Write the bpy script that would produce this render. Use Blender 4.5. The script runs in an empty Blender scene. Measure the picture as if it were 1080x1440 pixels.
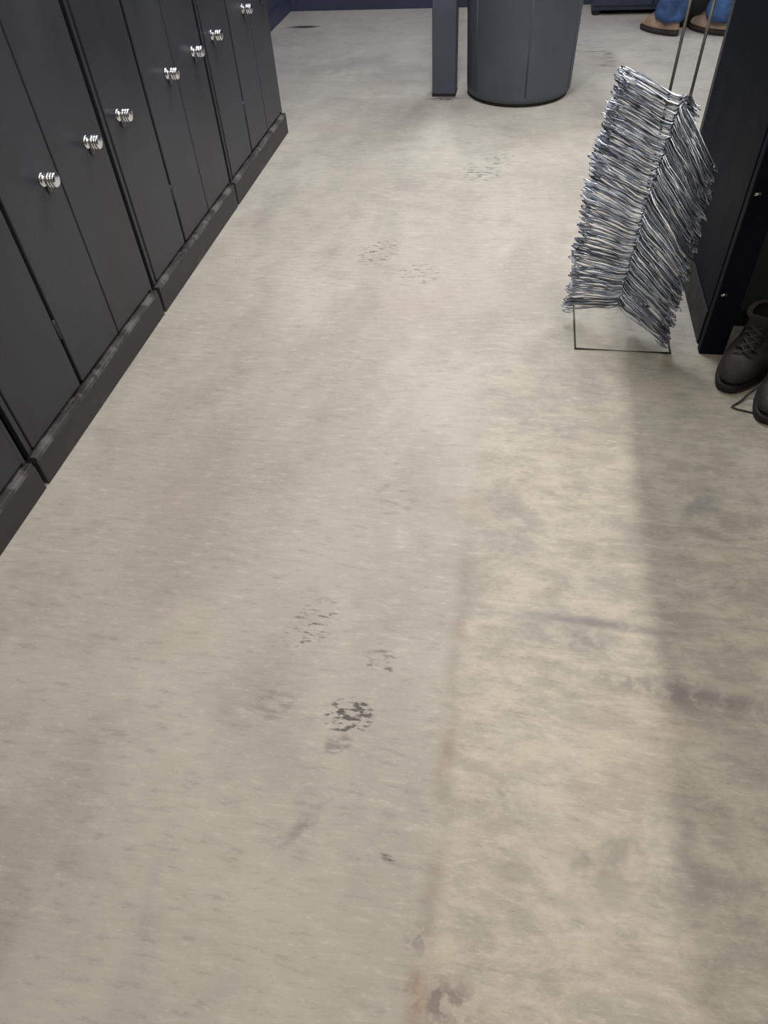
import bpy, bmesh, math, random
from mathutils import Vector, Matrix
random.seed(7)
S = bpy.context.scene
C = S.collection
PI = math.pi

# ------------------------------------------------------------ camera, world, exposure
CAM_H = 1.37
R0 = Vector((0.98554005, 0.16109919, -0.05251527))
R1 = Vector((0.08321385, -0.7301496, -0.67820131))
R2 = Vector((-0.14760169, 0.66402456, -0.73299736))
cd = bpy.data.cameras.new('camera')
cam = bpy.data.objects.new('camera', cd)
C.objects.link(cam)
m = Matrix.Identity(4)
for i in range(3):
    m[i][0] = R0[i]; m[i][1] = -R1[i]; m[i][2] = -R2[i]
m.translation = (0, 0, CAM_H)
cam.matrix_world = m
cd.sensor_fit = 'VERTICAL'; cd.sensor_height = 24.0; cd.lens = 985 / 1440 * 24.0
cd.clip_start = 0.02
S.camera = cam

w = bpy.data.worlds.new('world'); S.world = w; w.use_nodes = True
w.node_tree.nodes['Background'].inputs[0].default_value = (0.8, 0.87, 1.0, 1)
w.node_tree.nodes['Background'].inputs[1].default_value = 0.15
S.view_settings.view_transform = 'Standard'
S.view_settings.look = 'None'
S.view_settings.gamma = 1
S.view_settings.use_curve_mapping = False
S.view_settings.exposure = 0.12

CEIL = 2.85
def area(name, x, y, sx, sy, power, col, z=CEIL - 0.09):
    l = bpy.data.lights.new(name, 'AREA'); l.shape = 'RECTANGLE'
    l.size = sx; l.size_y = sy; l.energy = power; l.color = col
    o = bpy.data.objects.new(name, l); C.objects.link(o); o.location = (x, y, z)
    return o
WARM = (1.0, 0.94, 0.84); COOL = (0.95, 0.97, 1.0)
# x, y, width, length, watts, colour : every one sits in a ceiling fixture built below
LAMPS = [
    (0.77, 1.5, 0.03, 4.4, 48, WARM),
    (-0.35, 1.0, 0.16, 1.2, 8.5, (1.0, 0.89, 0.74)),
    (-0.35, 3.1, 0.16, 1.2, 42, COOL),
    (-0.2, 5.4, 0.16, 1.2, 27, COOL),
    (1.6, 5.0, 0.16, 1.2, 22, COOL),
    (0.3, -1.3, 0.16, 1.2, 6, (1.0, 0.89, 0.74)),
]
for (x, y, sx, sy, p, c) in LAMPS:
    area('ceiling_lamp', x, y, sx, sy, p, c)

# ------------------------------------------------------------ helpers
def nt(name):
    mt = bpy.data.materials.new(name); mt.use_nodes = True
    t = mt.node_tree; return mt, t, t.nodes['Principled BSDF']
def node(t, kind, **kw):
    n = t.nodes.new(kind)
    for k, v in kw.items():
        if k.startswith('i_'): n.inputs[k[2:].replace('_', ' ')].default_value = v
        else: setattr(n, k, v)
    return n
def mth(t, op, a, b=None, c=None, clamp=False):
    n = t.nodes.new('ShaderNodeMath'); n.operation = op; n.use_clamp = clamp
    for i, v in enumerate((a, b, c)):
        if v is None: continue
        if isinstance(v, (int, float)): n.inputs[i].default_value = v
        else: t.links.new(v, n.inputs[i])
    return n.outputs[0]
def smooth(t, v, a, b, lo=0.0, hi=1.0):
    n = t.nodes.new('ShaderNodeMapRange'); n.interpolation_type = 'SMOOTHSTEP'
    t.links.new(v, n.inputs[0])
    for i, q in enumerate((a, b, lo, hi)): n.inputs[i + 1].default_value = q
    return n.outputs[0]
def mixc(t, f, a, b, mode='MIX'):
    n = t.nodes.new('ShaderNodeMix'); n.data_type = 'RGBA'; n.blend_type = mode
    if isinstance(f, (int, float)): n.inputs[0].default_value = f
    else: t.links.new(f, n.inputs[0])
    for i, v in ((6, a), (7, b)):
        if isinstance(v, tuple): n.inputs[i].default_value = v if len(v) == 4 else (*v, 1)
        else: t.links.new(v, n.inputs[i])
    return n.outputs[2]
def noise(t, vec, scale, detail=4, rough=0.55, dist=0.0):
    n = node(t, 'ShaderNodeTexNoise'); n.inputs['Scale'].default_value = scale
    n.inputs['Detail'].default_value = detail; n.inputs['Roughness'].default_value = rough
    n.inputs['Distortion'].default_value = dist
    t.links.new(vec, n.inputs['Vector']); return n.outputs[0]
def mapping(t, vec, loc=(0, 0, 0), rot=(0, 0, 0), sc=(1, 1, 1)):
    n = node(t, 'ShaderNodeMapping'); t.links.new(vec, n.inputs[0])
    n.inputs[1].default_value = loc; n.inputs[2].default_value = rot; n.inputs[3].default_value = sc
    return n.outputs[0]

def paint(name, col, rough=0.4, metallic=0.0, var=0.15, scale=6.0, bump=0.0, spec=0.5, dust=None, stretch=(1, 1, 1)):
    mt, t, b = nt(name)
    tc = node(t, 'ShaderNodeTexCoord').outputs['Object']
    v = mapping(t, tc, sc=stretch)
    n1 = noise(t, v, scale, 5)
    dark = tuple(c * (1 - var) for c in col); lite = tuple(min(1, c * (1 + var)) for c in col)
    c = mixc(t, smooth(t, n1, 0.3, 0.7), dark, lite)
    if dust:
        n2 = noise(t, mapping(t, tc, loc=(3.1, 1.7, 0.4)), dust[1], 6, 0.7)
        c = mixc(t, smooth(t, n2, dust[2], dust[3]), c, dust[0])
    t.links.new(c, b.inputs['Base Color'])
    t.links.new(smooth(t, n1, 0.2, 0.8, rough * 0.85, min(1, rough * 1.2)), b.inputs['Roughness'])
    b.inputs['Metallic'].default_value = metallic
    b.inputs['Specular IOR Level'].default_value = spec
    if bump:
        bp = node(t, 'ShaderNodeBump'); bp.inputs['Distance'].default_value = bump
        t.links.new(noise(t, v, scale * 14, 3), bp.inputs['Height'])
        t.links.new(bp.outputs[0], b.inputs['Normal'])
    return mt

M = {}
M['locker'] = paint('black_locker_paint', (0.030, 0.032, 0.042), 0.36, var=0.22, scale=3.0, bump=0.0006, dust=((0.075, 0.07, 0.07), 9, 0.62, 0.85), stretch=(1, 1, 0.5))
M['locker_dark'] = paint('black_locker_recess', (0.008, 0.008, 0.012), 0.6)
M['plinth'] = paint('scuffed_black_plinth', (0.038, 0.037, 0.040), 0.55, var=0.2, scale=5, dust=((0.10, 0.095, 0.09), 7, 0.55, 0.7), stretch=(1, 1, 4))
M['ledge'] = paint('worn_plinth_ledge', (0.055, 0.053, 0.052), 0.55, var=0.5, scale=9, dust=((0.16, 0.15, 0.15), 12, 0.48, 0.6), stretch=(1, 1, 4))
M['chrome'] = paint('chrome', (0.82, 0.83, 0.86), 0.14, 1.0, var=0.05)
M['navy'] = paint('navy_wall_paint', (0.035, 0.045, 0.080), 0.55, var=0.1, scale=2)
M['wall'] = paint('grey_wall_paint', (0.42, 0.42, 0.42), 0.7, var=0.05, scale=2)
M['ceil'] = paint('white_ceiling', (0.55, 0.55, 0.54), 0.8, var=0.04, scale=3)
M['column'] = paint('grey_blue_column_paint', (0.070, 0.076, 0.108), 0.5, var=0.1, scale=4, dust=((0.16, 0.16, 0.18), 10, 0.66, 0.9))
M['can'] = paint('blue_grey_can_plastic', (0.070, 0.086, 0.112), 0.55, var=0.16, scale=3, bump=0.0005, dust=((0.085, 0.078, 0.068), 3.2, 0.5, 0.75))
M['can_dark'] = paint('black_can_foot', (0.012, 0.012, 0.013), 0.7)
M['wire'] = paint('galvanised_wire', (0.52, 0.57, 0.67), 0.36, 0.85, var=0.3, scale=30)
M['rod'] = paint('dull_steel_rod', (0.12, 0.115, 0.11), 0.45, 0.6, var=0.2, scale=20)
M['cab'] = paint('glossy_black_cabinet', (0.009, 0.011, 0.018), 0.6, var=0.2, scale=3, bump=0.0004, spec=0.12)
M['cab'].node_tree.nodes['Principled BSDF'].inputs['IOR'].default_value = 1.3
M['cab_grey'] = paint('charcoal_panel', (0.050, 0.056, 0.058), 0.6, var=0.15, scale=4)
M['bolt'] = paint('bright_bolt', (0.62, 0.60, 0.58), 0.3, 0.9)
M['leather'] = paint('dark_brown_leather', (0.026, 0.021, 0.020), 0.62, var=0.4, scale=18, bump=0.002, dust=((0.055, 0.048, 0.043), 9, 0.5, 0.8))
M['sole'] = paint('black_rubber', (0.010, 0.010, 0.012), 0.6, var=0.3, scale=20)
M['lining'] = paint('black_lining', (0.006, 0.006, 0.007), 0.9)
M['collar'] = paint('grey_collar_padding', (0.060, 0.058, 0.062), 0.6, var=0.4, scale=24)
M['lace'] = paint('black_brown_lace', (0.05, 0.045, 0.042), 0.8, scale=60, var=0.4)
M['tan'] = paint('tan_leather', (0.36, 0.25, 0.18), 0.6, var=0.25, scale=14, bump=0.001)
M['tansole'] = paint('dark_boot_sole', (0.03, 0.022, 0.02), 0.7)
M['denim'] = paint('blue_denim', (0.038, 0.090, 0.225), 0.85, var=0.35, scale=16, bump=0.002, dust=((0.16, 0.25, 0.42), 11, 0.55, 0.8))
M['shirt'] = paint('navy_work_shirt', (0.03, 0.045, 0.09), 0.9, var=0.2, scale=8)
M['skin'] = paint('skin', (0.55, 0.34, 0.26), 0.5, var=0.06, scale=8)
M['hair'] = paint('brown_hair', (0.05, 0.03, 0.02), 0.6, var=0.3, scale=40)
M['fixture'] = paint('white_enamel', (0.75, 0.75, 0.74), 0.4)
def emis(name, col, s):
    mt, t, b = nt(name); b.inputs['Base Color'].default_value = (0.8, 0.8, 0.8, 1)
    b.inputs['Emission Color'].default_value = (*col, 1); b.inputs['Emission Strength'].default_value = s
    return mt
M['tube'] = emis('lit_tube', (1, 0.96, 0.88), 6.0)

def vary_by_object(mt, lo, hi):
    t = mt.node_tree; b = t.nodes['Principled BSDF']
    src = b.inputs['Base Color'].links[0].from_socket
    f = smooth(t, node(t, 'ShaderNodeObjectInfo').outputs['Random'], 0.0, 1.0, lo, hi)
    c = node(t, 'ShaderNodeCombineColor')
    for k in range(3): t.links.new(f, c.inputs[k])
    t.links.new(mixc(t, 1.0, src, c.outputs[0], 'MULTIPLY'), b.inputs['Base Color'])
vary_by_object(M['wire'], 0.28, 1.75)
# --- mesh helpers
def box(bm, x0, x1, y0, y1, z0, z1, mi=0):
    v = [bm.verts.new((x, y, z)) for x in (x0, x1) for y in (y0, y1) for z in (z0, z1)]
    for q in ((0, 1, 3, 2), (4, 6, 7, 5), (0, 4, 5, 1), (2, 3, 7, 6), (0, 2, 6, 4), (1, 5, 7, 3)):
        f = bm.faces.new([v[k] for k in q]); f.material_index = mi
def tube(bm, pts, r, n=8, cap=True, closed=False):
    pts = [Vector(p) for p in pts]; rings = []
    N = len(pts); prev = None
    for i, p in enumerate(pts):
        a = pts[(i - 1) % N] if (closed or i > 0) else p
        b = pts[(i + 1) % N] if (closed or i < N - 1) else p
        d = (b - a).normalized()
        if prev is None:
            u = d.cross(Vector((0, 0, 1)) if abs(d.z) < 0.9 else Vector((1, 0, 0))).normalized()
        else:
            u = (prev - d * prev.dot(d)).normalized()
        prev = u; v = d.cross(u)
        rr = r[i] if isinstance(r, (list, tuple)) else r
        rings.append([bm.verts.new(p + (u * math.cos(2 * PI * k / n) + v * math.sin(2 * PI * k / n)) * rr) for k in range(n)])
    for i in range(N if closed else N - 1):
        A, B = rings[i], rings[(i + 1) % N]
        for k in range(n): bm.faces.new((A[k], A[(k + 1) % n], B[(k + 1) % n], B[k]))
    if cap and not closed:
        bm.faces.new(rings[0][::-1]); bm.faces.new(rings[-1])
def lathe(bm, prof, n=48, axis='z', c=(0, 0, 0), mi=0, cap=True):
    rings = []
    for (r, h) in prof:
        ring = []
        for k in range(n):
            a = 2 * PI * k / n
            if axis == 'z': p = (c[0] + r * math.cos(a), c[1] + r * math.sin(a), c[2] + h)
            else: p = (c[0] + h, c[1] + r * math.cos(a), c[2] + r * math.sin(a))
            ring.append(bm.verts.new(p))
        rings.append(ring)
    for A, B in zip(rings, rings[1:]):
        for k in range(n):
            f = bm.faces.new((A[k], A[(k + 1) % n], B[(k + 1) % n], B[k])); f.material_index = mi
    if cap: bm.faces.new(rings[0][::-1]).material_index = mi; bm.faces.new(rings[-1]).material_index = mi
def obj(name, bm, mats, parent=None, smooth_=False, bevel=0.0, sub=0, loc=None):
    bmesh.ops.recalc_face_normals(bm, faces=bm.faces)
    me = bpy.data.meshes.new(name); bm.to_mesh(me); bm.free()
    for mm in (mats if isinstance(mats, (list, tuple)) else [mats]): me.materials.append(mm)
    if smooth_:
        for p in me.polygons: p.use_smooth = True
    o = bpy.data.objects.new(name, me); C.objects.link(o)
    if parent: o.parent = parent
    if loc: o.location = loc
    if bevel:
        b = o.modifiers.new('bevel', 'BEVEL'); b.width = bevel; b.segments = 2; b.limit_method = 'ANGLE'
    if sub:
        s = o.modifiers.new('subdivision', 'SUBSURF'); s.levels = sub; s.render_levels = sub
    return o
def boxobj(name, dims, mat, parent=None, bevel=0.0):
    bm = bmesh.new(); box(bm, *dims); return obj(name, bm, mat, parent, bevel=bevel)
def tag(o, label=None, cat=None, group=None, kind=None):
    if label: o['label'] = label
    if cat: o['category'] = cat
    if group: o['group'] = group
    if kind: o['kind'] = kind
    return o
def thing(name, label, cat, loc=(0, 0, 0), rz=0, group=None):
    o = bpy.data.objects.new(name, None); C.objects.link(o)
    o.location = loc; o.rotation_euler = (0, 0, rz); o.empty_display_size = 0.1
    return tag(o, label, cat, group)
def dup(root, loc, rz, label=None, group=None):
    r = root.copy(); C.objects.link(r); r.location = loc; r.rotation_euler = (0, 0, rz)
    if label: r['label'] = label
    if group: r['group'] = group
    for ch in list(root.children):
        c = ch.copy(); C.objects.link(c); c.parent = r
        for g in list(ch.children):
            d = g.copy(); C.objects.link(d); d.parent = c
    return r

# ------------------------------------------------------------ floor
def floor_material():
    mt, t, b = nt('worn_polished_concrete')
    P = node(t, 'ShaderNodeNewGeometry').outputs['Position']
    sep = node(t, 'ShaderNodeSeparateXYZ'); t.links.new(P, sep.inputs[0])
    X, Y = sep.outputs[0], sep.outputs[1]
    big = noise(t, mapping(t, P, sc=(1, 0.7, 1)), 1.5, 4, 0.55, 0.3)
    mid = noise(t, mapping(t, P, loc=(5, 3, 0), sc=(0.7, 1.25, 1)), 7.5, 6, 0.62, 0.2)
    fine = noise(t, mapping(t, P, loc=(1, 8, 0), sc=(0.38, 1.4, 1)), 42, 5, 0.7)
    speck = noise(t, mapping(t, P, loc=(4, 2, 0), sc=(0.45, 1.3, 1)), 130, 3, 0.6)
    base = mixc(t, smooth(t, big, 0.32, 0.68), (0.42, 0.390, 0.345), (0.53, 0.495, 0.440))
    # slab right of the saw joint: yellower and blotchier
    jx = mth(t, 'ADD', X, mth(t, 'MULTIPLY_ADD', noise(t, P, 3.5, 3), 0.05, 0.025))
    right = smooth(t, jx, -0.045, 0.045)
    ylw = mixc(t, smooth(t, noise(t, mapping(t, P, loc=(2, 9, 0), sc=(0.7, 1.2, 1)), 11, 7, 0.72, 0.3), 0.38, 0.62), (0.39, 0.355, 0.300), (0.585, 0.535, 0.425))
    base = mixc(t, mth(t, 'MULTIPLY', right, smooth(t, Y, 2.6, 1.2, 0.15, 0.8)), base, ylw)
    # far floor: greyer
    base = mixc(t, smooth(t, Y, 3.6, 5.6, 0, 0.60), base, (0.37, 0.352, 0.34))
    wear = noise(t, mapping(t, P, loc=(6, 6, 0), sc=(1.4, 0.6, 1)), 2.6, 5, 0.6, 0.4)
    base = mixc(t, smooth(t, wear, 0.54, 0.36, 0, 0.32), base, (0.30, 0.285, 0.265))
    base = mixc(t, smooth(t, wear, 0.56, 0.72, 0, 0.35), base, (0.58, 0.55, 0.48))
    # mottling
    base = mixc(t, smooth(t, mid, 0.52, 0.28, 0, 0.22), base, (0.27, 0.24, 0.215))
    base = mixc(t, smooth(t, fine, 0.52, 0.72, 0, 0.55), base, (0.66, 0.61, 0.53))
    base = mixc(t, smooth(t, fine, 0.48, 0.30, 0, 0.50), base, (0.29, 0.265, 0.24))
    base = mixc(t, smooth(t, speck, 0.57, 0.72, 0, 0.28), base, (0.72, 0.68, 0.60))
    pink = noise(t, mapping(t, P, loc=(9, 1, 0)), 1.9, 3, 0.5)
    base = mixc(t, smooth(t, pink, 0.55, 0.75, 0, 0.22), base, (0.50, 0.38, 0.31))
    # joint line: dirty band with rust stains
    wob = mth(t, 'MULTIPLY_ADD', noise(t, mapping(t, P, sc=(1, 1, 1)), 6, 3), 0.024, -0.012)
    jd = mth(t, 'ABSOLUTE', mth(t, 'ADD', mth(t, 'ADD', X, 0.045), wob))
    band = mth(t, 'MULTIPLY', smooth(t, jd, 0.035, 0.0), smooth(t, noise(t, mapping(t, P, loc=(2, 2, 0)), 9, 4), 0.36, 0.6))
    band = mth(t, 'MULTIPLY', band, smooth(t, Y, 1.5, 0.8, 0.06, 0.5))
    base = mixc(t, band, base, (0.25, 0.215, 0.19))
    rust = mth(t, 'MULTIPLY', smooth(t, jd, 0.03, 0.004), smooth(t, noise(t, mapping(t, P, loc=(7, 4, 0)), 6, 3), 0.5, 0.66, 0, 0.5))
    base = mixc(t, mth(t, 'MULTIPLY', rust, smooth(t, Y, 1.0, 0.75)), base, (0.36, 0.23, 0.14))
    # transverse dirty marks of ragged shape, plus a shadow band painted in
    def blot(cx, cy, rx, ry, rot, col, amt, nscale=18, lo=0.42, hi=0.58, soft=0.5, st=(1, 1, 1)):
        nonlocal base
        v = mapping(t, P, loc=(0, 0, 0))
        sb = node(t, 'ShaderNodeVectorMath', operation='SUBTRACT'); t.links.new(v, sb.inputs[0]); sb.inputs[1].default_value = (cx, cy, 0)
        ro = node(t, 'ShaderNodeVectorRotate'); t.links.new(sb.outputs[0], ro.inputs[0]); ro.inputs['Angle'].default_value = -rot
        sc = node(t, 'ShaderNodeVectorMath', operation='MULTIPLY'); t.links.new(ro.outputs[0], sc.inputs[0]); sc.inputs[1].default_value = (1 / rx, 1 / ry, 0)
        ln = node(t, 'ShaderNodeVectorMath', operation='LENGTH'); t.links.new(sc.outputs[0], ln.inputs[0])
        msk = smooth(t, ln.outputs['Value'], 1.0, soft)
        pat = smooth(t, noise(t, mapping(t, P, loc=(cx * 9, cy * 5, 1), sc=st), nscale, 3, 0.6), lo, hi)
        base = mixc(t, mth(t, 'MULTIPLY', mth(t, 'MULTIPLY', msk, pat), amt), base, col)
    DK = (0.085, 0.075, 0.07); GR = (0.24, 0.215, 0.20)
    blot(0.25, 0.955, 0.30, 0.022, -0.04, (0.21, 0.20, 0.20), 0.75, 14, 0.25, 0.5, 0.1)
    blot(0.20, 0.915, 0.17, 0.06, -0.1, (0.25, 0.24, 0.235), 0.85, 16, 0.35, 0.6, 0.1)  # grey shadow band below the mark, painted into the floor colour
    blot(0.42, 0.80, 0.38, 0.055, -0.12, (0.22, 0.20, 0.195), 0.8, 16, 0.35, 0.58, 0.1)
    blot(0.30, 0.45, 0.30, 0.12, 0.3, (0.27, 0.255, 0.235), 0.6, 12, 0.42, 0.62, 0.1)
    blot(-0.30, 0.42, 0.12, 0.02, 0.9, (0.22, 0.20, 0.19), 0.5, 30, 0.4, 0.6, 0.1)
    blot(0.55, 1.35, 0.14, 0.10, 0.2, (0.26, 0.25, 0.245), 0.6, 14, 0.4, 0.6, 0.1)
    blot(0.05, 1.25, 0.10, 0.35, 0.05, (0.27, 0.255, 0.245), 0.5, 14, 0.4, 0.62, 0.0)
    # tread prints left by boot soles
    ST = (0.5, 1.5, 1)
    blot(-0.255, 0.655, 0.058, 0.048, 0.2, DK, 0.95, 62, 0.47, 0.58, 0.75, ST)
    blot(-0.265, 0.59, 0.040, 0.026, 0.5, GR, 0.75, 50, 0.40, 0.58, 0.5, ST)
    blot(-0.385, 0.87, 0.060, 0.095, -0.5, DK, 0.8, 60, 0.52, 0.66, 0.6, ST)
    blot(-0.42, 0.66, 0.060, 0.055, 0.1, GR, 0.55, 50, 0.44, 0.62, 0.4, ST)
    blot(-0.21, 0.80, 0.045, 0.055, -0.5, DK, 0.55, 60, 0.50, 0.66, 0.5, ST)
    blot(-0.19, 0.775, 0.016, 0.010, 0, DK, 0.8, 110, 0.4, 0.55, 0.2, ST)
    blot(-0.13, 0.39, 0.022, 0.010, -0.3, DK, 0.8, 110, 0.4, 0.58, 0.2, ST)
    blot(-0.30, 0.46, 0.045, 0.05, 0.3, GR, 0.35, 40, 0.45, 0.62, 0.3, ST)
    blot(-0.53, 2.66, 0.085, 0.14, -0.3, DK, 0.75, 52, 0.53, 0.66, 0.7, ST)
    blot(-0.345, 2.50, 0.095, 0.09, 0.3, DK, 0.7, 52, 0.53, 0.66, 0.7, ST)
    blot(-0.18, 3.45, 0.12, 0.11, 0.2, DK, 0.75, 46, 0.48, 0.66, 0.6, ST)
    blot(-0.08, 3.62, 0.10, 0.09, 0.2, DK, 0.65, 46, 0.5, 0.66, 0.6, ST)
    blot(-0.26, 1.30, 0.09, 0.10, 0.2, GR, 0.5, 44, 0.5, 0.66, 0.4, ST)
    blot(0.42, 5.35, 0.16, 0.45, 0.2, DK, 0.6, 16, 0.55, 0.66, 0.4, ST)
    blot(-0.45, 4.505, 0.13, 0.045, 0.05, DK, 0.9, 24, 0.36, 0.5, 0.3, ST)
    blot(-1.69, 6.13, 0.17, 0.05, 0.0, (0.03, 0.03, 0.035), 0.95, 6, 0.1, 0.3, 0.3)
    blot(-0.01, 0.19, 0.10, 0.05, -0.15, (0.17, 0.125, 0.13), 0.85, 34, 0.42, 0.58, 0.0)
    blot(-0.06, 0.27, 0.03, 0.04, 0, (0.22, 0.18, 0.17), 0.6, 40, 0.42, 0.6, 0.1)
    blot(0.0, 0.22, 0.10, 0.09, 0, (0.48, 0.35, 0.27), 0.35, 20, 0.42, 0.62, 0.0)
    blot(0.13, 0.62, 0.07, 0.05, 0, (0.60, 0.45, 0.30), 0.35, 16, 0.4, 0.62, 0.1)
    # far worn swirls
    blot(-1.1, 5.1, 0.9, 0.5, 0.1, (0.27, 0.25, 0.24), 0.5, 3, 0.35, 0.6, 0.1)
    blot(-0.9, 4.55, 0.35, 0.06, 0.0, (0.60, 0.57, 0.54), 0.5, 8, 0.4, 0.6, 0.1)
    # hairline saw cut across the aisle
    cut = mth(t, 'MULTIPLY', smooth(t, mth(t, 'ABSOLUTE', mth(t, 'SUBTRACT', Y, 1.485)), 0.003, 0.0), smooth(t, X, -0.5, -0.9, 0, 0.35))
    base = mixc(t, cut, base, (0.2, 0.18, 0.16))
    t.links.new(base, b.inputs['Base Color'])
    t.links.new(smooth(t, mid, 0.3, 0.7, 0.42, 0.60), b.inputs['Roughness'])
    b.inputs['Specular IOR Level'].default_value = 0.5
    bp = node(t, 'ShaderNodeBump'); bp.inputs['Distance'].default_value = 0.0008; bp.inputs['Strength'].default_value = 0.5
    t.links.new(fine, bp.inputs['Height']); t.links.new(bp.outputs[0], b.inputs['Normal'])
    return mt
RX, BY, FY = 3.2, 6.62, -2.6   # right wall, back wall, wall behind the camera
LX = -1.93
o = boxobj('floor', (LX - 0.1, RX + 0.1, FY - 0.1, BY + 0.1, -0.1, 0), floor_material()); tag(o, kind='structure')
for nm, d, mt in (('wall_left', (LX - 0.1, LX, FY, BY, 0, CEIL), 'navy'),
                  ('wall_back', (LX - 0.1, RX + 0.1, BY, BY + 0.1, 0, CEIL), 'navy'),
                  ('wall_right', (RX, RX + 0.1, FY, BY, 0, CEIL), 'wall'),
                  ('wall_front', (LX - 0.1, RX + 0.1, FY - 0.1, FY, 0, CEIL), 'wall'),
                  ('ceiling', (LX - 0.1, RX + 0.1, FY - 0.1, BY + 0.1, CEIL, CEIL + 0.1), 'ceil')):
    tag(boxobj(nm, d, M[mt]), kind='structure')
tag(boxobj('baseboard_back', (LX, RX, BY - 0.012, BY, 0, 0.10), M['navy'], bevel=0.003), kind='structure')
tag(boxobj('baseboard_left', (LX, LX + 0.012, 3.98, BY - 0.012, 0, 0.10), M['navy'], bevel=0.003), kind='structure')

# ------------------------------------------------------------ ceiling fixtures
FL = ['long narrow fluorescent ceiling strip above the black cabinet and shelf',
      'short ceiling light over the near end of the locker aisle',
      'short ceiling light over the middle of the locker aisle',
      'short ceiling light above the blue-grey bin', 'short ceiling light above the person in jeans',
      'short ceiling light behind the viewer']
for (x, y, sx, sy, p, c), lb in zip(LAMPS, FL):
    f = thing('ceiling_light', lb, 'ceiling light', (x, y, CEIL))
    bm = bmesh.new(); hw = max(0.05, sx / 2 + 0.02)
    box(bm, -hw, hw, -sy / 2 - 0.03, sy / 2 + 0.03, -0.045, 0)
    obj('housing', bm, M['fixture'], f, bevel=0.006)
    bm = bmesh.new()
    for xo in ((0,) if sx < 0.1 else (-0.045, 0.045)):
        tube(bm, [(xo, -sy / 2, -0.062), (xo, sy / 2, -0.062)], 0.013, 12)
    obj('light_tube', bm, M['tube'], f, smooth_=True)

# ------------------------------------------------------------ lockers on the left
LP = -1.25           # plinth face
DOORX = -1.264       # door face
def build_locker(loc, label):
    # local: x = 0 at the plinth face, y from 0 to 0.914, z up
    W, H, D = 0.914, 1.83, 0.66
    g = 0.011
    r = thing('locker_unit', label, 'locker', loc, 0, 'black lockers along the left wall')
    bm = bmesh.new()
    box(bm, -D, -0.034, g, W - g, 0.10, H)
    obj('body', bm, M['locker_dark'], r)
    bm = bmesh.new()
    for (y0, y1) in ((g, 0.03), (W - 0.026, W - g)):
        box(bm, -0.05, -0.018, y0, y1, 0.10, H)
    box(bm, -0.05, -0.018, g, W - g, H - 0.03, H)
    obj('front_frame', bm, M['locker'], r, bevel=0.002)
    pl = boxobj('plinth', (-D + 0.03, 0, g * 0.7, W - g * 0.7, 0, 0.084), M['plinth'], r, bevel=0.003)
    boxobj('ledge', (-0.03, -0.0006, g, W - g, 0.084, 0.099), M['ledge'], pl, bevel=0.002)
    for (y0, y1, ky) in ((0.032, 0.326, 0.112), (0.341, 0.607, 0.531), (0.611, 0.886, 0.800)):
        bm = bmesh.new(); box(bm, -0.034, -0.014, y0, y1, 0.112, H - 0.035)
        d = obj('door', bm, M['locker'], r, bevel=0.0035)
        # knob: round rosette, neck, grooved grip
        bm = bmesh.new()
        z = 0.64; x = -0.014
        lathe(bm, [(0.0185, 0), (0.0185, 0.003), (0.0155, 0.005), (0.0085, 0.006), (0.0085, 0.016), (0.0155, 0.018), (0.0195, 0.021),
                   (0.0195, 0.025), (0.0170, 0.0262), (0.0170, 0.0278), (0.0195, 0.029), (0.0195, 0.033), (0.0170, 0.0342), (0.0170, 0.0358),
                   (0.0195, 0.037), (0.0185, 0.041), (0.0145, 0.0435)], 28, 'x', (x, ky, z))
        k = obj('knob', bm, M['chrome'], d, smooth_=True)
        bm = bmesh.new()
        lathe(bm, [(0.010, 0.0), (0.0115, 0.002), (0.0095, 0.005), (0.004, 0.006)], 20, 'x', (x, ky + 0.012, z - 0.030))
        obj('lock_cylinder', bm, M['rod'], d, smooth_=True)
    # small hinge pins between the first and second door
    for z in (0.30, 0.95, 1.55):
        bm = bmesh.new(); tube(bm, [(-0.017, 0.3335, z - 0.03), (-0.017, 0.3335, z + 0.03)], 0.0045, 8)
        obj('hinge_pin', bm, M['locker'], r, smooth_=True)
    return r
LLAB = ['black three-door locker unit nearest the camera at the lower left edge',
        'black three-door locker unit, second from the camera on the left',
        'black three-door locker unit, third from the camera on the left',
        'black three-door locker unit at the far end of the left row, farthest from the camera']
base_y = [0.319, 1.233, 2.147, 3.061]
L0 = build_locker((LP, base_y[0], 0), LLAB[0])
for yy, lb in zip(base_y[1:], LLAB[1:]):
    dup(L0, (LP, yy, 0), 0, lb)

# ------------------------------------------------------------ column and bin
col = thing('support_column', 'square blue-grey column standing left of the round bin', 'column', (-0.462, 4.605, 0))
boxobj('shaft', (-0.067, 0.067, -0.067, 0.067, 0.010, CEIL), M['column'], col, bevel=0.006)
boxobj('foot_plate', (-0.069, 0.069, -0.069, 0.069, 0, 0.010), M['locker_dark'], col, bevel=0.002)

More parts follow.
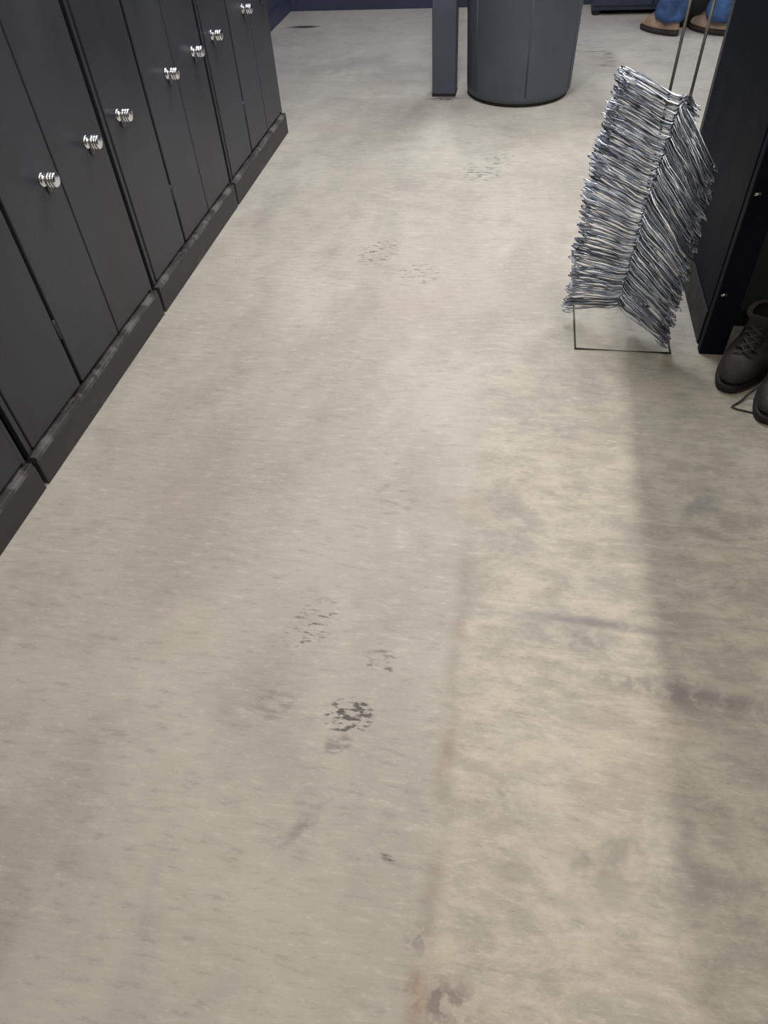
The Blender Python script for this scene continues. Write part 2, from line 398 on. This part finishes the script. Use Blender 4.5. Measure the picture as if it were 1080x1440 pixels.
bn = thing('trash_can', 'large round blue-grey plastic bin standing beside the column', 'trash can', (-0.038, 4.63, 0))
bm = bmesh.new()
lathe(bm, [(0.262, 0.0), (0.280, 0.004), (0.284, 0.016), (0.270, 0.020)], 64); obj('foot_ring', bm, M['can_dark'], bn, smooth_=True)
bm = bmesh.new()
prof = [(0.268, 0.014), (0.286, 0.018), (0.294, 0.030), (0.296, 0.05), (0.306, 0.40), (0.316, 0.72), (0.326, 0.735), (0.326, 0.76), (0.316, 0.765),
        (0.306, 0.76), (0.304, 0.72), (0.294, 0.40), (0.284, 0.06), (0.26, 0.04), (0.02, 0.038)]
lathe(bm, prof, 72); obj('body', bm, M['can'], bn, smooth_=True)
bm = bmesh.new()
lathe(bm, [(0.325, 0.745), (0.345, 0.745), (0.348, 0.765), (0.345, 0.785), (0.328, 0.788), (0.318, 0.78), (0.318, 0.75), (0.325, 0.745)], 72, cap=False); obj('rim', bm, M['can'], bn, smooth_=True)
for s in (-1, 1):
    bm = bmesh.new()
    tube(bm, [(s * 0.315, -0.07, 0.66), (s * 0.355, -0.06, 0.66), (s * 0.365, -0.03, 0.66), (s * 0.365, 0.03, 0.66), (s * 0.355, 0.06, 0.66), (s * 0.315, 0.07, 0.66)], 0.012, 10)
    obj('handle', bm, M['can'], bn, smooth_=True)
for k in range(6):   # moulded vertical ribs
    a = -PI / 2 + 0.15 + k * PI / 3
    bm = bmesh.new()
    tube(bm, [(0.293 * math.cos(a), 0.293 * math.sin(a), 0.05), (0.313 * math.cos(a), 0.313 * math.sin(a), 0.68)], 0.006, 8)
    obj('rib', bm, M['can'], bn, smooth_=True)

# ------------------------------------------------------------ black cabinet on the right and open wardrobe bay before it, its unseen shelf added for the floor shadow
cb = thing('steel_cabinet', 'glossy black steel cabinet standing behind the wire hanger stack', 'cabinet', (0.635, 2.045, 0))
boxobj('body', (0.0, 0.62, 0.34, 0.80, 0.0, 1.80), M['cab'], cb, bevel=0.004)
boxobj('side_wall', (0.0, 0.068, 0.035, 0.34, 0.0, 1.80), M['cab'], cb)
bm = bmesh.new(); box(bm, -0.008, 0.068, 0, 0.035, 0, 1.80); obj('corner_post', bm, M['cab'], cb, bevel=0.003)
boxobj('side_panel', (0.068, 0.60, 0.175, 0.185, 0.0, 1.78), M['cab_grey'], cb, bevel=0.001)
boxobj('edge_strip', (-0.006, 0.0, 0.765, 0.80, 0.0, 1.80), M['cab_grey'], cb, bevel=0.001)
boxobj('kick_band', (-0.006, 0.0, 0.06, 0.765, 0.0, 0.12), M['sole'], cb, bevel=0.001)
boxobj('door_panel', (-0.008, 0.0, 0.045, 0.755, 0.135, 1.76), M['cab'], cb, bevel=0.002)
for z in (0.215, 0.515, 0.815, 1.115, 1.415):
    bm = bmesh.new()
    tube(bm, [(0.0, -0.004, z - 0.002), (0.016, -0.004, z + 0.001)], 0.0042, 10)
    obj('bolt', bm, M['bolt'], cb, smooth_=True)
sh = thing('wardrobe_shelf', 'black open wardrobe with overhead shelf in front of the cabinet, boots stand under it', 'wardrobe', (0.635, 0.0, 0))
boxobj('top_shelf', (0.0, 0.62, 0.68, 2.04, 1.77, 1.80), M['cab'], sh, bevel=0.003)  # out of view, added to cast the long shadow edge on the right floor
boxobj('front_fascia', (0.0, 0.02, 0.68, 2.04, 1.70, 1.77), M['cab'], sh, bevel=0.003)
boxobj('back_panel', (0.62, 0.64, 0.68, 2.04, 0.0, 1.80), M['cab'], sh, bevel=0.003)
boxobj('end_panel', (0.40, 0.62, 0.66, 0.68, 0.0, 1.77), M['cab'], sh, bevel=0.003)

# ------------------------------------------------------------ hanger stand
st = thing('hanger_stand', 'thin dark steel rod stand with two upright rods holding the hangers', 'stand', (0.0, 0.0, 0))
x0, x1, y0, y1, rr = 0.237, 0.538, 2.038, 2.57, 0.0035
bm = bmesh.new()
tube(bm, [(x0, y0, rr), (x1, y0, rr), (x1, y1, rr), (x0, y1, rr)], rr, 8, closed=True)
tube(bm, [(x0, 2.32, rr), (x1, 2.32, rr)], rr * 0.95, 8)
obj('base_frame', bm, M['rod'], st, smooth_=True)
for xx, top in ((0.400, 0.404), (0.456, 0.464)):
    bm = bmesh.new(); tube(bm, [(xx, 2.32, rr), (top, 2.29, 1.10)], 0.0042, 10)
    obj('upright_rod', bm, M['rod'], st, smooth_=True)
bm = bmesh.new()
tube(bm, [(0.404, 2.29, 1.10), (0.404, 2.28, 1.125), (0.414, 2.26, 1.14), (0.454, 2.26, 1.14), (0.464, 2.28, 1.125), (0.464, 2.29, 1.10)], 0.0042, 10)
obj('top_loop', bm, M['rod'], st, smooth_=True)

# ------------------------------------------------------------ wire hangers (strut type: two arms with curled ends, twisted neck, hook)
def hanger_mesh(seed):
    rnd = random.Random(seed)
    bm = bmesh.new(); r = 0.0019
    for s in (-1, 1):
        j = lambda a: rnd.uniform(-a, a)
        pts = [(0.001 * s, 0.022, 0.006), (0.004 * s, 0.004, 0.004), (0.030 * s, j(0.002), -0.012), (0.075 * s, j(0.003), -0.031 + j(0.003)),
               (0.125 * s, j(0.004), -0.054 + j(0.004)), (0.165 * s, j(0.005), -0.077 + j(0.003)), (0.183 * s, j(0.005), -0.090),
               (0.190 * s, 0.001, -0.096), (0.190 * s, 0.002, -0.100), (0.185 * s, 0.003, -0.103), (0.172 * s, 0.003, -0.101), (0.162 * s, 0.003, -0.097)]
        tube(bm, pts, r, 5)
    hk = [(0, 0.018, 0.006), (0.001, 0.035, 0.000), (0.003, 0.052, -0.016)]
    for k in range(9):   # hook bent back out of the plane of the arms, towards the upright rods
        a = -0.3 + k * 0.44
        hk.append((0.020 - 0.017 * math.cos(a), 0.062 + 0.010 * math.sin(a), -0.030 - 0.017 * math.sin(a)))
    tube(bm, hk, r, 5)
    me = bpy.data.meshes.new('wire_hanger')
    bmesh.ops.recalc_face_normals(bm, faces=bm.faces)
    bm.to_mesh(me); bm.free(); me.materials.append(M['wire'])
    for p in me.polygons: p.use_smooth = True
    return me
HM = [hanger_mesh(s) for s in range(6)]
KEYS = [  # t, left tip, apex, right tip
    (0.0, (0.208, 2.200, 0.052), (0.343, 2.095, 0.128), (0.523, 2.020, 0.034)),
    (0.5, (0.224, 2.230, 0.470), (0.350, 2.110, 0.447), (0.523, 2.005, 0.305)),
    (1.0, (0.262, 2.205, 0.762), (0.372, 2.120, 0.708), (0.520, 2.010, 0.575)),
]
def key(t):
    a, b = (KEYS[0], KEYS[1]) if t <= 0.5 else (KEYS[1], KEYS[2])
    f = (t - a[0]) / (b[0] - a[0])
    return [Vector(a[k]).lerp(Vector(b[k]), f) for k in (1, 2, 3)]
NH = 285
for i in range(NH):
    t = i / (NH - 1)
    L, A, R = key(t)
    u = (R - L).normalized()
    up = A - (L + R) / 2; up = (up - u * up.dot(u)).normalized()
    vy = up.cross(u)
    j = lambda a: random.uniform(-a, a)
    rot = Matrix((u, vy, up)).transposed()
    wv = 0.05 * math.sin(i * 0.37) + 0.04 * math.sin(i * 0.11 + 1)
    rot = rot @ Matrix.Diagonal(((R - L).length / 0.38, 1, max(0.6, (A - (L + R) / 2).dot(up) / 0.097))) @ Matrix.Rotation(wv * 0.5, 3, 'Y') @ Matrix.Rotation(j(0.05), 3, 'Y') @ Matrix.Rotation(j(0.10), 3, 'X') @ Matrix.Rotation(j(0.07) + wv, 3, 'Z')
    # drop the origin so that neck and tips average onto the three fitted points
    P = (A * 0.5 + ((L + R) / 2 + up * 0.095) * 0.5) + Vector((j(0.005), j(0.012), j(0.002)))
    mw = rot.to_4x4(); mw.translation = P
    if i == 0: o = bpy.data.objects.new('wire_hanger', HM[0])
    else:
        o = first.copy(); o.data = HM[random.randrange(6)]
    if i == 0: first = o
    C.objects.link(o); o.matrix_world = mw
    tag(o, 'silver wire clothes hanger stacked on the dark rod stand beside the black cabinet', 'hanger', 'silver wire hangers stacked on the stand')
    if i == 0: o['label'] = 'silver wire hanger at the very bottom of the stack, just above the floor frame'
    if i == NH - 1: o['label'] = 'silver wire hanger at the very top of the stack, where the upright rods emerge'
    if i in (0, NH - 1): del o['group']

# ------------------------------------------------------------ boots
def ring(xb, xf, hw, n=28, toe=1.0):
    pts = []
    L = xf - xb; cx = (xf + xb) / 2
    for k in range(n):
        a = 2 * PI * k / n
        c, s = math.cos(a), math.sin(a)
        x = cx + L / 2 * math.copysign(abs(c) ** 0.85, c)
        u = (x - xb) / L
        wd = hw * (0.80 + 0.26 * math.sin(PI * min(1, u ** 1.3)) + 0.04 * u) if toe else hw
        y = wd * math.copysign(abs(s) ** 0.72, s)
        pts.append((x, y + (0.006 * math.sin(PI * u) if toe else 0)))
    return pts
def loft(bm, levels, cap0=True, cap1=False, lean=0.0):
    rs = []
    for (z, xb, xf, hw, tp) in levels:
        zz = z if callable(z) else (lambda x, z=z: z)
        rs.append([bm.verts.new((x, y, zz(x))) for (x, y) in ring(xb, xf, hw, toe=tp)])
    n = len(rs[0])
    for A, B in zip(rs, rs[1:]):
        for k in range(n): bm.faces.new((A[k], A[(k + 1) % n], B[(k + 1) % n], B[k]))
    if cap0: bm.faces.new(rs[0][::-1])
    if cap1: bm.faces.new(rs[-1])
def build_boot(name, label, cat, loc, rz, up, so, co, ln, la, parent=None, group=None, scale=1.0):
    if parent is None: r = thing(name, label, cat, loc, rz, group)
    else:
        r = bpy.data.objects.new(name, None); C.objects.link(r); r.parent = parent; r.location = loc; r.rotation_euler = (0, 0, rz)
    r.scale = scale if isinstance(scale, tuple) else (scale,) * 3
    bm = bmesh.new()
    loft(bm, [(0.0, -0.140, 0.150, 0.044, 1), (0.002, -0.147, 0.163, 0.049, 1), (0.018, -0.149, 0.168, 0.051, 1), (0.027, -0.148, 0.167, 0.050, 1), (0.030, -0.140, 0.158, 0.044, 1)], True, True)
    obj('sole', bm, so, r, smooth_=True)
    bm = bmesh.new()
    loft(bm, [(0.026, -0.144, 0.163, 0.048, 1), (0.042, -0.146, 0.164, 0.050, 1), (0.058, -0.143, 0.155, 0.049, 1),
              (lambda x: 0.072 + (0.004 if x > 0.08 else 0), -0.139, 0.134, 0.045, 1), (0.084, -0.136, 0.098, 0.041, 1), (0.098, -0.132, 0.060, 0.038, 1), (0.115, -0.128, 0.030, 0.036, 1),
              (lambda x: 0.135 + 0.05 * (x + 0.05), -0.126, 0.006, 0.036, 0), (lambda x: 0.155 + 0.08 * (x + 0.05), -0.129, 0.000, 0.039, 0),
              (lambda x: 0.160 + 0.08 * (x + 0.05), -0.122, -0.006, 0.034, 0)], True, False)
    obj('upper', bm, up, r, smooth_=True, sub=1)
    bm = bmesh.new()
    loft(bm, [(0.060, -0.110, -0.02, 0.026, 0), (lambda x: 0.156 + 0.08 * (x + 0.05), -0.121, -0.008, 0.033, 0)], True, False)
    obj('lining', bm, ln, r, smooth_=True)
    bm = bmesh.new()   # padded collar roll
    pts = [(x, y, 0.160 + 0.09 * (x + 0.05)) for (x, y) in ring(-0.128, -0.002, 0.0385, toe=0)]
    tube(bm, pts, 0.0075, 8, closed=True)
    obj('collar', bm, co, r, smooth_=True)
    bm = bmesh.new()   # tongue
    rows = [(0.092, 0.078, 0.017), (0.062, 0.096, 0.019), (0.032, 0.117, 0.021), (0.012, 0.143, 0.022), (0.010, 0.172, 0.024), (0.016, 0.192, 0.020)]
    g = [[bm.verts.new((x + 0.003, w_ * q, z + 0.004 - 0.006 * abs(q))) for q in (-1, -0.5, 0, 0.5, 1)] for (x, z, w_) in rows]
    g2 = [[bm.verts.new((x - 0.004, w_ * q, z - 0.001 - 0.006 * abs(q))) for q in (-1, -0.5, 0, 0.5, 1)] for (x, z, w_) in rows]
    for G in (g, g2):
        for a, b_ in zip(G, G[1:]):
            for k in range(4): bm.faces.new((a[k], a[k + 1], b_[k + 1], b_[k]))
    for a, b_, c_, d_ in zip(g, g[1:], g2, g2[1:]):
        bm.faces.new((a[0], b_[0], d_[0], c_[0])); bm.faces.new((a[4], b_[4], d_[4], c_[4]))
    bm.faces.new(g[0] + g2[0][::-1]); bm.faces.new(g[-1] + g2[-1][::-1])
    obj('tongue', bm, up, r, smooth_=True)
    bm = bmesh.new()   # laces zigzagging up the instep
    lr = [(0.080, 0.090, 0.024), (0.060, 0.102, 0.025), (0.040, 0.117, 0.026), (0.025, 0.133, 0.026), (0.017, 0.150, 0.027)]
    for a, b_ in zip(lr, lr[1:]):
        for s in (-1, 1):
            tube(bm, [(a[0], s * a[2], a[1] - 0.006), (a[0] + 0.004, s * a[2] * 0.5, a[1] + 0.006), ((a[0] + b_[0]) / 2 + 0.008, 0, (a[1] + b_[1]) / 2 + 0.005), (b_[0] + 0.006, -s * b_[2] * 0.5, b_[1] + 0.006), (b_[0], -s * b_[2], b_[1] - 0.006)], 0.0022, 6)
    obj('laces', bm, la, r, smooth_=True)
    return r
BG = None
b1 = build_boot('work_boot', 'dark brown work boot against the black cabinet, the farther of the pair', 'boot', (0.757, 2.000, 0), -PI / 2 - 0.50,
                M['leather'], M['sole'], M['collar'], M['lining'], M['lace'], group=BG, scale=(1.08, 1.24, 0.96))
b2 = build_boot('work_boot', 'dark work boot with a lace end trailing on the floor, nearer of the pair', 'boot', (0.842, 1.862, 0), -PI / 2 - 0.50,
                M['leather'], M['sole'], M['collar'], M['lining'], M['lace'], group=BG, scale=(1.08, 1.24, 0.96))
# trailing lace loop of the nearer boot, touching the floor beside the toe (world points turned into boot space)
def loc_pts(root, pts):
    inv = (Matrix.Translation(root.location) @ Matrix.Rotation(root.rotation_euler.z, 4, 'Z') @ Matrix.Diagonal((*root.scale, 1))).inverted()
    return [inv @ Vector(p) for p in pts]
bm = bmesh.new()
tube(bm, loc_pts(b2, [(0.795, 1.825, 0.095), (0.765, 1.835, 0.05), (0.738, 1.830, 0.012), (0.715, 1.805, 0.003), (0.690, 1.782, 0.003), (0.684, 1.775, 0.003), (0.700, 1.765, 0.003), (0.728, 1.757, 0.003), (0.745, 1.752, 0.003)]), 0.0028, 6)
obj('lace_end', bm, M['lace'], b2, smooth_=True)

# ------------------------------------------------------------ storage cabinet behind the person
sc = thing('low_cabinet', 'dark navy low cabinet against the back wall behind the person', 'cabinet', (0.95, 6.38, 0))
boxobj('body', (-0.52, 0.75, -0.10, 0.10, 0.03, 0.80), M['navy'], sc, bevel=0.005)
boxobj('top', (-0.54, 0.77, -0.115, 0.10, 0.80, 0.83), M['cab'], sc, bevel=0.005)
for k in range(3):
    d = boxobj('door', (-0.51 + k * 0.42, -0.10 + k * 0.42, -0.112, -0.10, 0.06, 0.78), M['navy'], sc, bevel=0.003)
    boxobj('handle', (-0.16 + k * 0.42, -0.148 + k * 0.42, -0.130, -0.112, 0.45, 0.60), M['chrome'], d, bevel=0.003)
for xx in (-0.48, 0.70):
    boxobj('foot', (xx - 0.02, xx + 0.02, -0.09, 0.09, 0, 0.03), M['sole'], sc)

# ------------------------------------------------------------ person
PF = 0.75 * PI      # facing away to the left
pr = thing('person', 'person in blue jeans and tan boots standing beyond the black cabinet', 'person', (1.04, 5.80, 0), PF)
# local frame: +x forward, +y to the person's left
fl, fr = Vector((-0.04, 0.125, 0)), Vector((-0.04, -0.125, 0))
# feet measured in the room, turned into the person's frame
inv = (Matrix.Translation((1.04, 5.80, 0)) @ Matrix.Rotation(PF, 4, 'Z')).inverted()
fl = inv @ Vector((0.868, 5.815, 0)); fr = inv @ Vector((1.185, 5.80, 0))
aL, aR = fl + Vector((-0.06, 0, 0)), fr + Vector((-0.06, 0, 0))
V = []; E = []
def add(p, r, prev=None):
    V.append((tuple(p), r)); i = len(V) - 1
    if prev is not None: E.append((prev, i))
    return i
pel = add((0, 0, 0.96), (0.13, 0.10))
sp = add((-0.01, 0, 1.12), (0.125, 0.095), pel)
chs = add((0.0, 0, 1.30), (0.145, 0.105), sp)
up_ = add((0.0, 0, 1.43), (0.10, 0.075), chs)
nk = add((0.015, 0, 1.51), 0.052, up_)
hd = add((0.025, 0, 1.58), 0.066, nk)
hd2 = add((0.035, 0, 1.66), (0.082, 0.078), hd)
add((0.025, 0, 1.73), (0.062, 0.06), hd2)
for s, a in ((1, aL), (-1, aR)):
    hp = add((0, s * 0.095, 0.90), 0.088, pel)
    kn = add((a.x * 0.5 + 0.06, (a.y + s * 0.09) / 2, 0.50), 0.058, hp)
    an = add((a.x, a.y, 0.12), 0.038, kn)
    add((a.x + 0.05, a.y, 0.06), 0.032, an)
    shd = add((0, s * 0.17, 1.42), 0.060, up_)
    el = add((-0.03, s * 0.235, 1.14), 0.042, shd)
    wr = add((0.07, s * 0.225, 0.91), 0.027, el)
    pm = add((0.10, s * 0.220, 0.84), (0.020, 0.034), wr)
    for q, ln_ in ((-0.027, 0.060), (-0.009, 0.072), (0.009, 0.068), (0.026, 0.052)):
        k1 = add((0.105 + q, s * 0.218, 0.80), 0.009, pm)
        k2 = add((0.110 + q, s * 0.205, 0.80 - ln_ * 0.55), 0.0085, k1)
        add((0.112 + q, s * 0.190, 0.80 - ln_), 0.0075, k2)
    t1 = add((0.135, s * 0.205, 0.85), 0.010, pm)
    add((0.150, s * 0.195, 0.815), 0.009, t1)
def build_skin(name, V, E, mat, parent, sub=2):
    me = bpy.data.meshes.new(name)
    me.from_pydata([v[0] for v in V], E, []); me.materials.append(mat)
    o = bpy.data.objects.new(name, me); C.objects.link(o); o.parent = parent
    bm = bmesh.new(); bm.from_mesh(me)
    ly = bm.verts.layers.skin.verify()
    for i, v in enumerate(bm.verts):
        r = V[i][1]; v[ly].radius = r if isinstance(r, tuple) else (r, r); v[ly].use_root = (i == 0)
    bm.to_mesh(me); bm.free()
    md = o.modifiers.new('skin', 'SKIN'); md.use_smooth_shade = True
    s = o.modifiers.new('subdivision', 'SUBSURF'); s.levels = sub; s.render_levels = sub
    return o
build_skin('body', V, E, M['skin'], pr)
# head details: nose, ears, hair
bm = bmesh.new()
bmesh.ops.create_uvsphere(bm, u_segments=20, v_segments=14, radius=0.098, matrix=Matrix.Translation((0.015, 0, 1.685)) @ Matrix.Diagonal((1.02, 0.90, 1.02, 1)))
bmesh.ops.delete(bm, geom=[v for v in bm.verts if v.co.x > 0.07 and v.co.z < 1.72 or v.co.z < 1.62], context='VERTS')
obj('hair', bm, M['hair'], pr, smooth_=True)
bm = bmesh.new()
for s in (-1, 1):
    bmesh.ops.create_uvsphere(bm, u_segments=10, v_segments=8, radius=0.03, matrix=Matrix.Translation((0.025, s * 0.088, 1.645)) @ Matrix.Diagonal((0.6, 0.3, 1.0, 1)))
obj('ears', bm, M['skin'], pr, smooth_=True)
bm = bmesh.new()
bmesh.ops.create_cone(bm, cap_ends=True, segments=10, radius1=0.018, radius2=0.006, depth=0.05, matrix=Matrix.Translation((0.118, 0, 1.645)) @ Matrix.Rotation(-0.35, 4, 'Y'))
obj('nose', bm, M['skin'], pr, smooth_=True)
# jeans
V = []; E = []
pel = add((0, 0, 0.96), (0.150, 0.118)); add((0, 0, 1.05), (0.142, 0.108), pel)
for s, a in ((1, aL), (-1, aR)):
    hp = add((0, s * 0.095, 0.88), 0.104, pel)
    kn = add((a.x * 0.5 + 0.06, (a.y + s * 0.09) / 2, 0.50), 0.084, hp)
    c1 = add((a.x + 0.0, a.y, 0.25), 0.080, kn)
    c2 = add((a.x + 0.004, a.y, 0.13), 0.105, c1)
    add((a.x + 0.008, a.y, 0.065), (0.118, 0.108), c2)
jn = build_skin('jeans', V, E, M['denim'], pr, 3)
tx = bpy.data.textures.new('cloth_folds', 'CLOUDS'); tx.noise_scale = 0.09; tx.noise_depth = 2
dm = jn.modifiers.new('folds', 'DISPLACE'); dm.texture = tx; dm.strength = 0.035; dm.mid_level = 0.5
# shirt
V = []; E = []
sp = add((-0.01, 0, 1.10), (0.150, 0.122)); w0 = add((0, 0, 0.99), (0.168, 0.140), sp); add((0, 0, 0.90), (0.172, 0.145), w0)
chs = add((0.0, 0, 1.30), (0.165, 0.125), sp); up_ = add((0.0, 0, 1.44), (0.10, 0.08), chs)
for s in (1, -1):
    shd = add((0, s * 0.17, 1.425), 0.075, up_); el = add((-0.02, s * 0.222, 1.22), 0.062, shd); add((-0.03, s * 0.233, 1.14), 0.060, el)
build_skin('shirt', V, E, M['shirt'], pr)
for f in (fl, fr):
    build_boot('boot', None, None, (f.x, f.y, 0), 0, M['tan'], M['tansole'], M['tan'], M['lining'], M['tan'], parent=pr, scale=0.98)

# ------------------------------------------------------------ bag-shaped dark mass filling the dark area behind the legs
bg = thing('tool_bag', 'black bag on the floor behind the legs of the person in jeans', 'bag', (1.10, 6.03, 0), 0.1)
bm = bmesh.new()
n = 24; rs = []
for (z, hx, hy) in ((0.0, 0.13, 0.09), (0.012, 0.15, 0.105), (0.08, 0.155, 0.11), (0.16, 0.145, 0.10), (0.23, 0.13, 0.06), (0.26, 0.12, 0.02)):
    rs.append([bm.verts.new((hx * math.copysign(abs(math.cos(2 * PI * k / n)) ** 0.5, math.cos(2 * PI * k / n)), hy * math.copysign(abs(math.sin(2 * PI * k / n)) ** 0.5, math.sin(2 * PI * k / n)), z)) for k in range(n)])
for A_, B_ in zip(rs, rs[1:]):
    for k in range(n): bm.faces.new((A_[k], A_[(k + 1) % n], B_[(k + 1) % n], B_[k]))
bm.faces.new(rs[0][::-1]); bm.faces.new(rs[-1])
obj('body', bm, M['locker_dark'], bg, smooth_=True)
bm = bmesh.new(); tube(bm, [(-0.06, 0, 0.25), (-0.055, 0, 0.31), (-0.02, 0, 0.34), (0.02, 0, 0.34), (0.055, 0, 0.31), (0.06, 0, 0.25)], 0.008, 8)
obj('handle', bm, M['sole'], bg, smooth_=True)
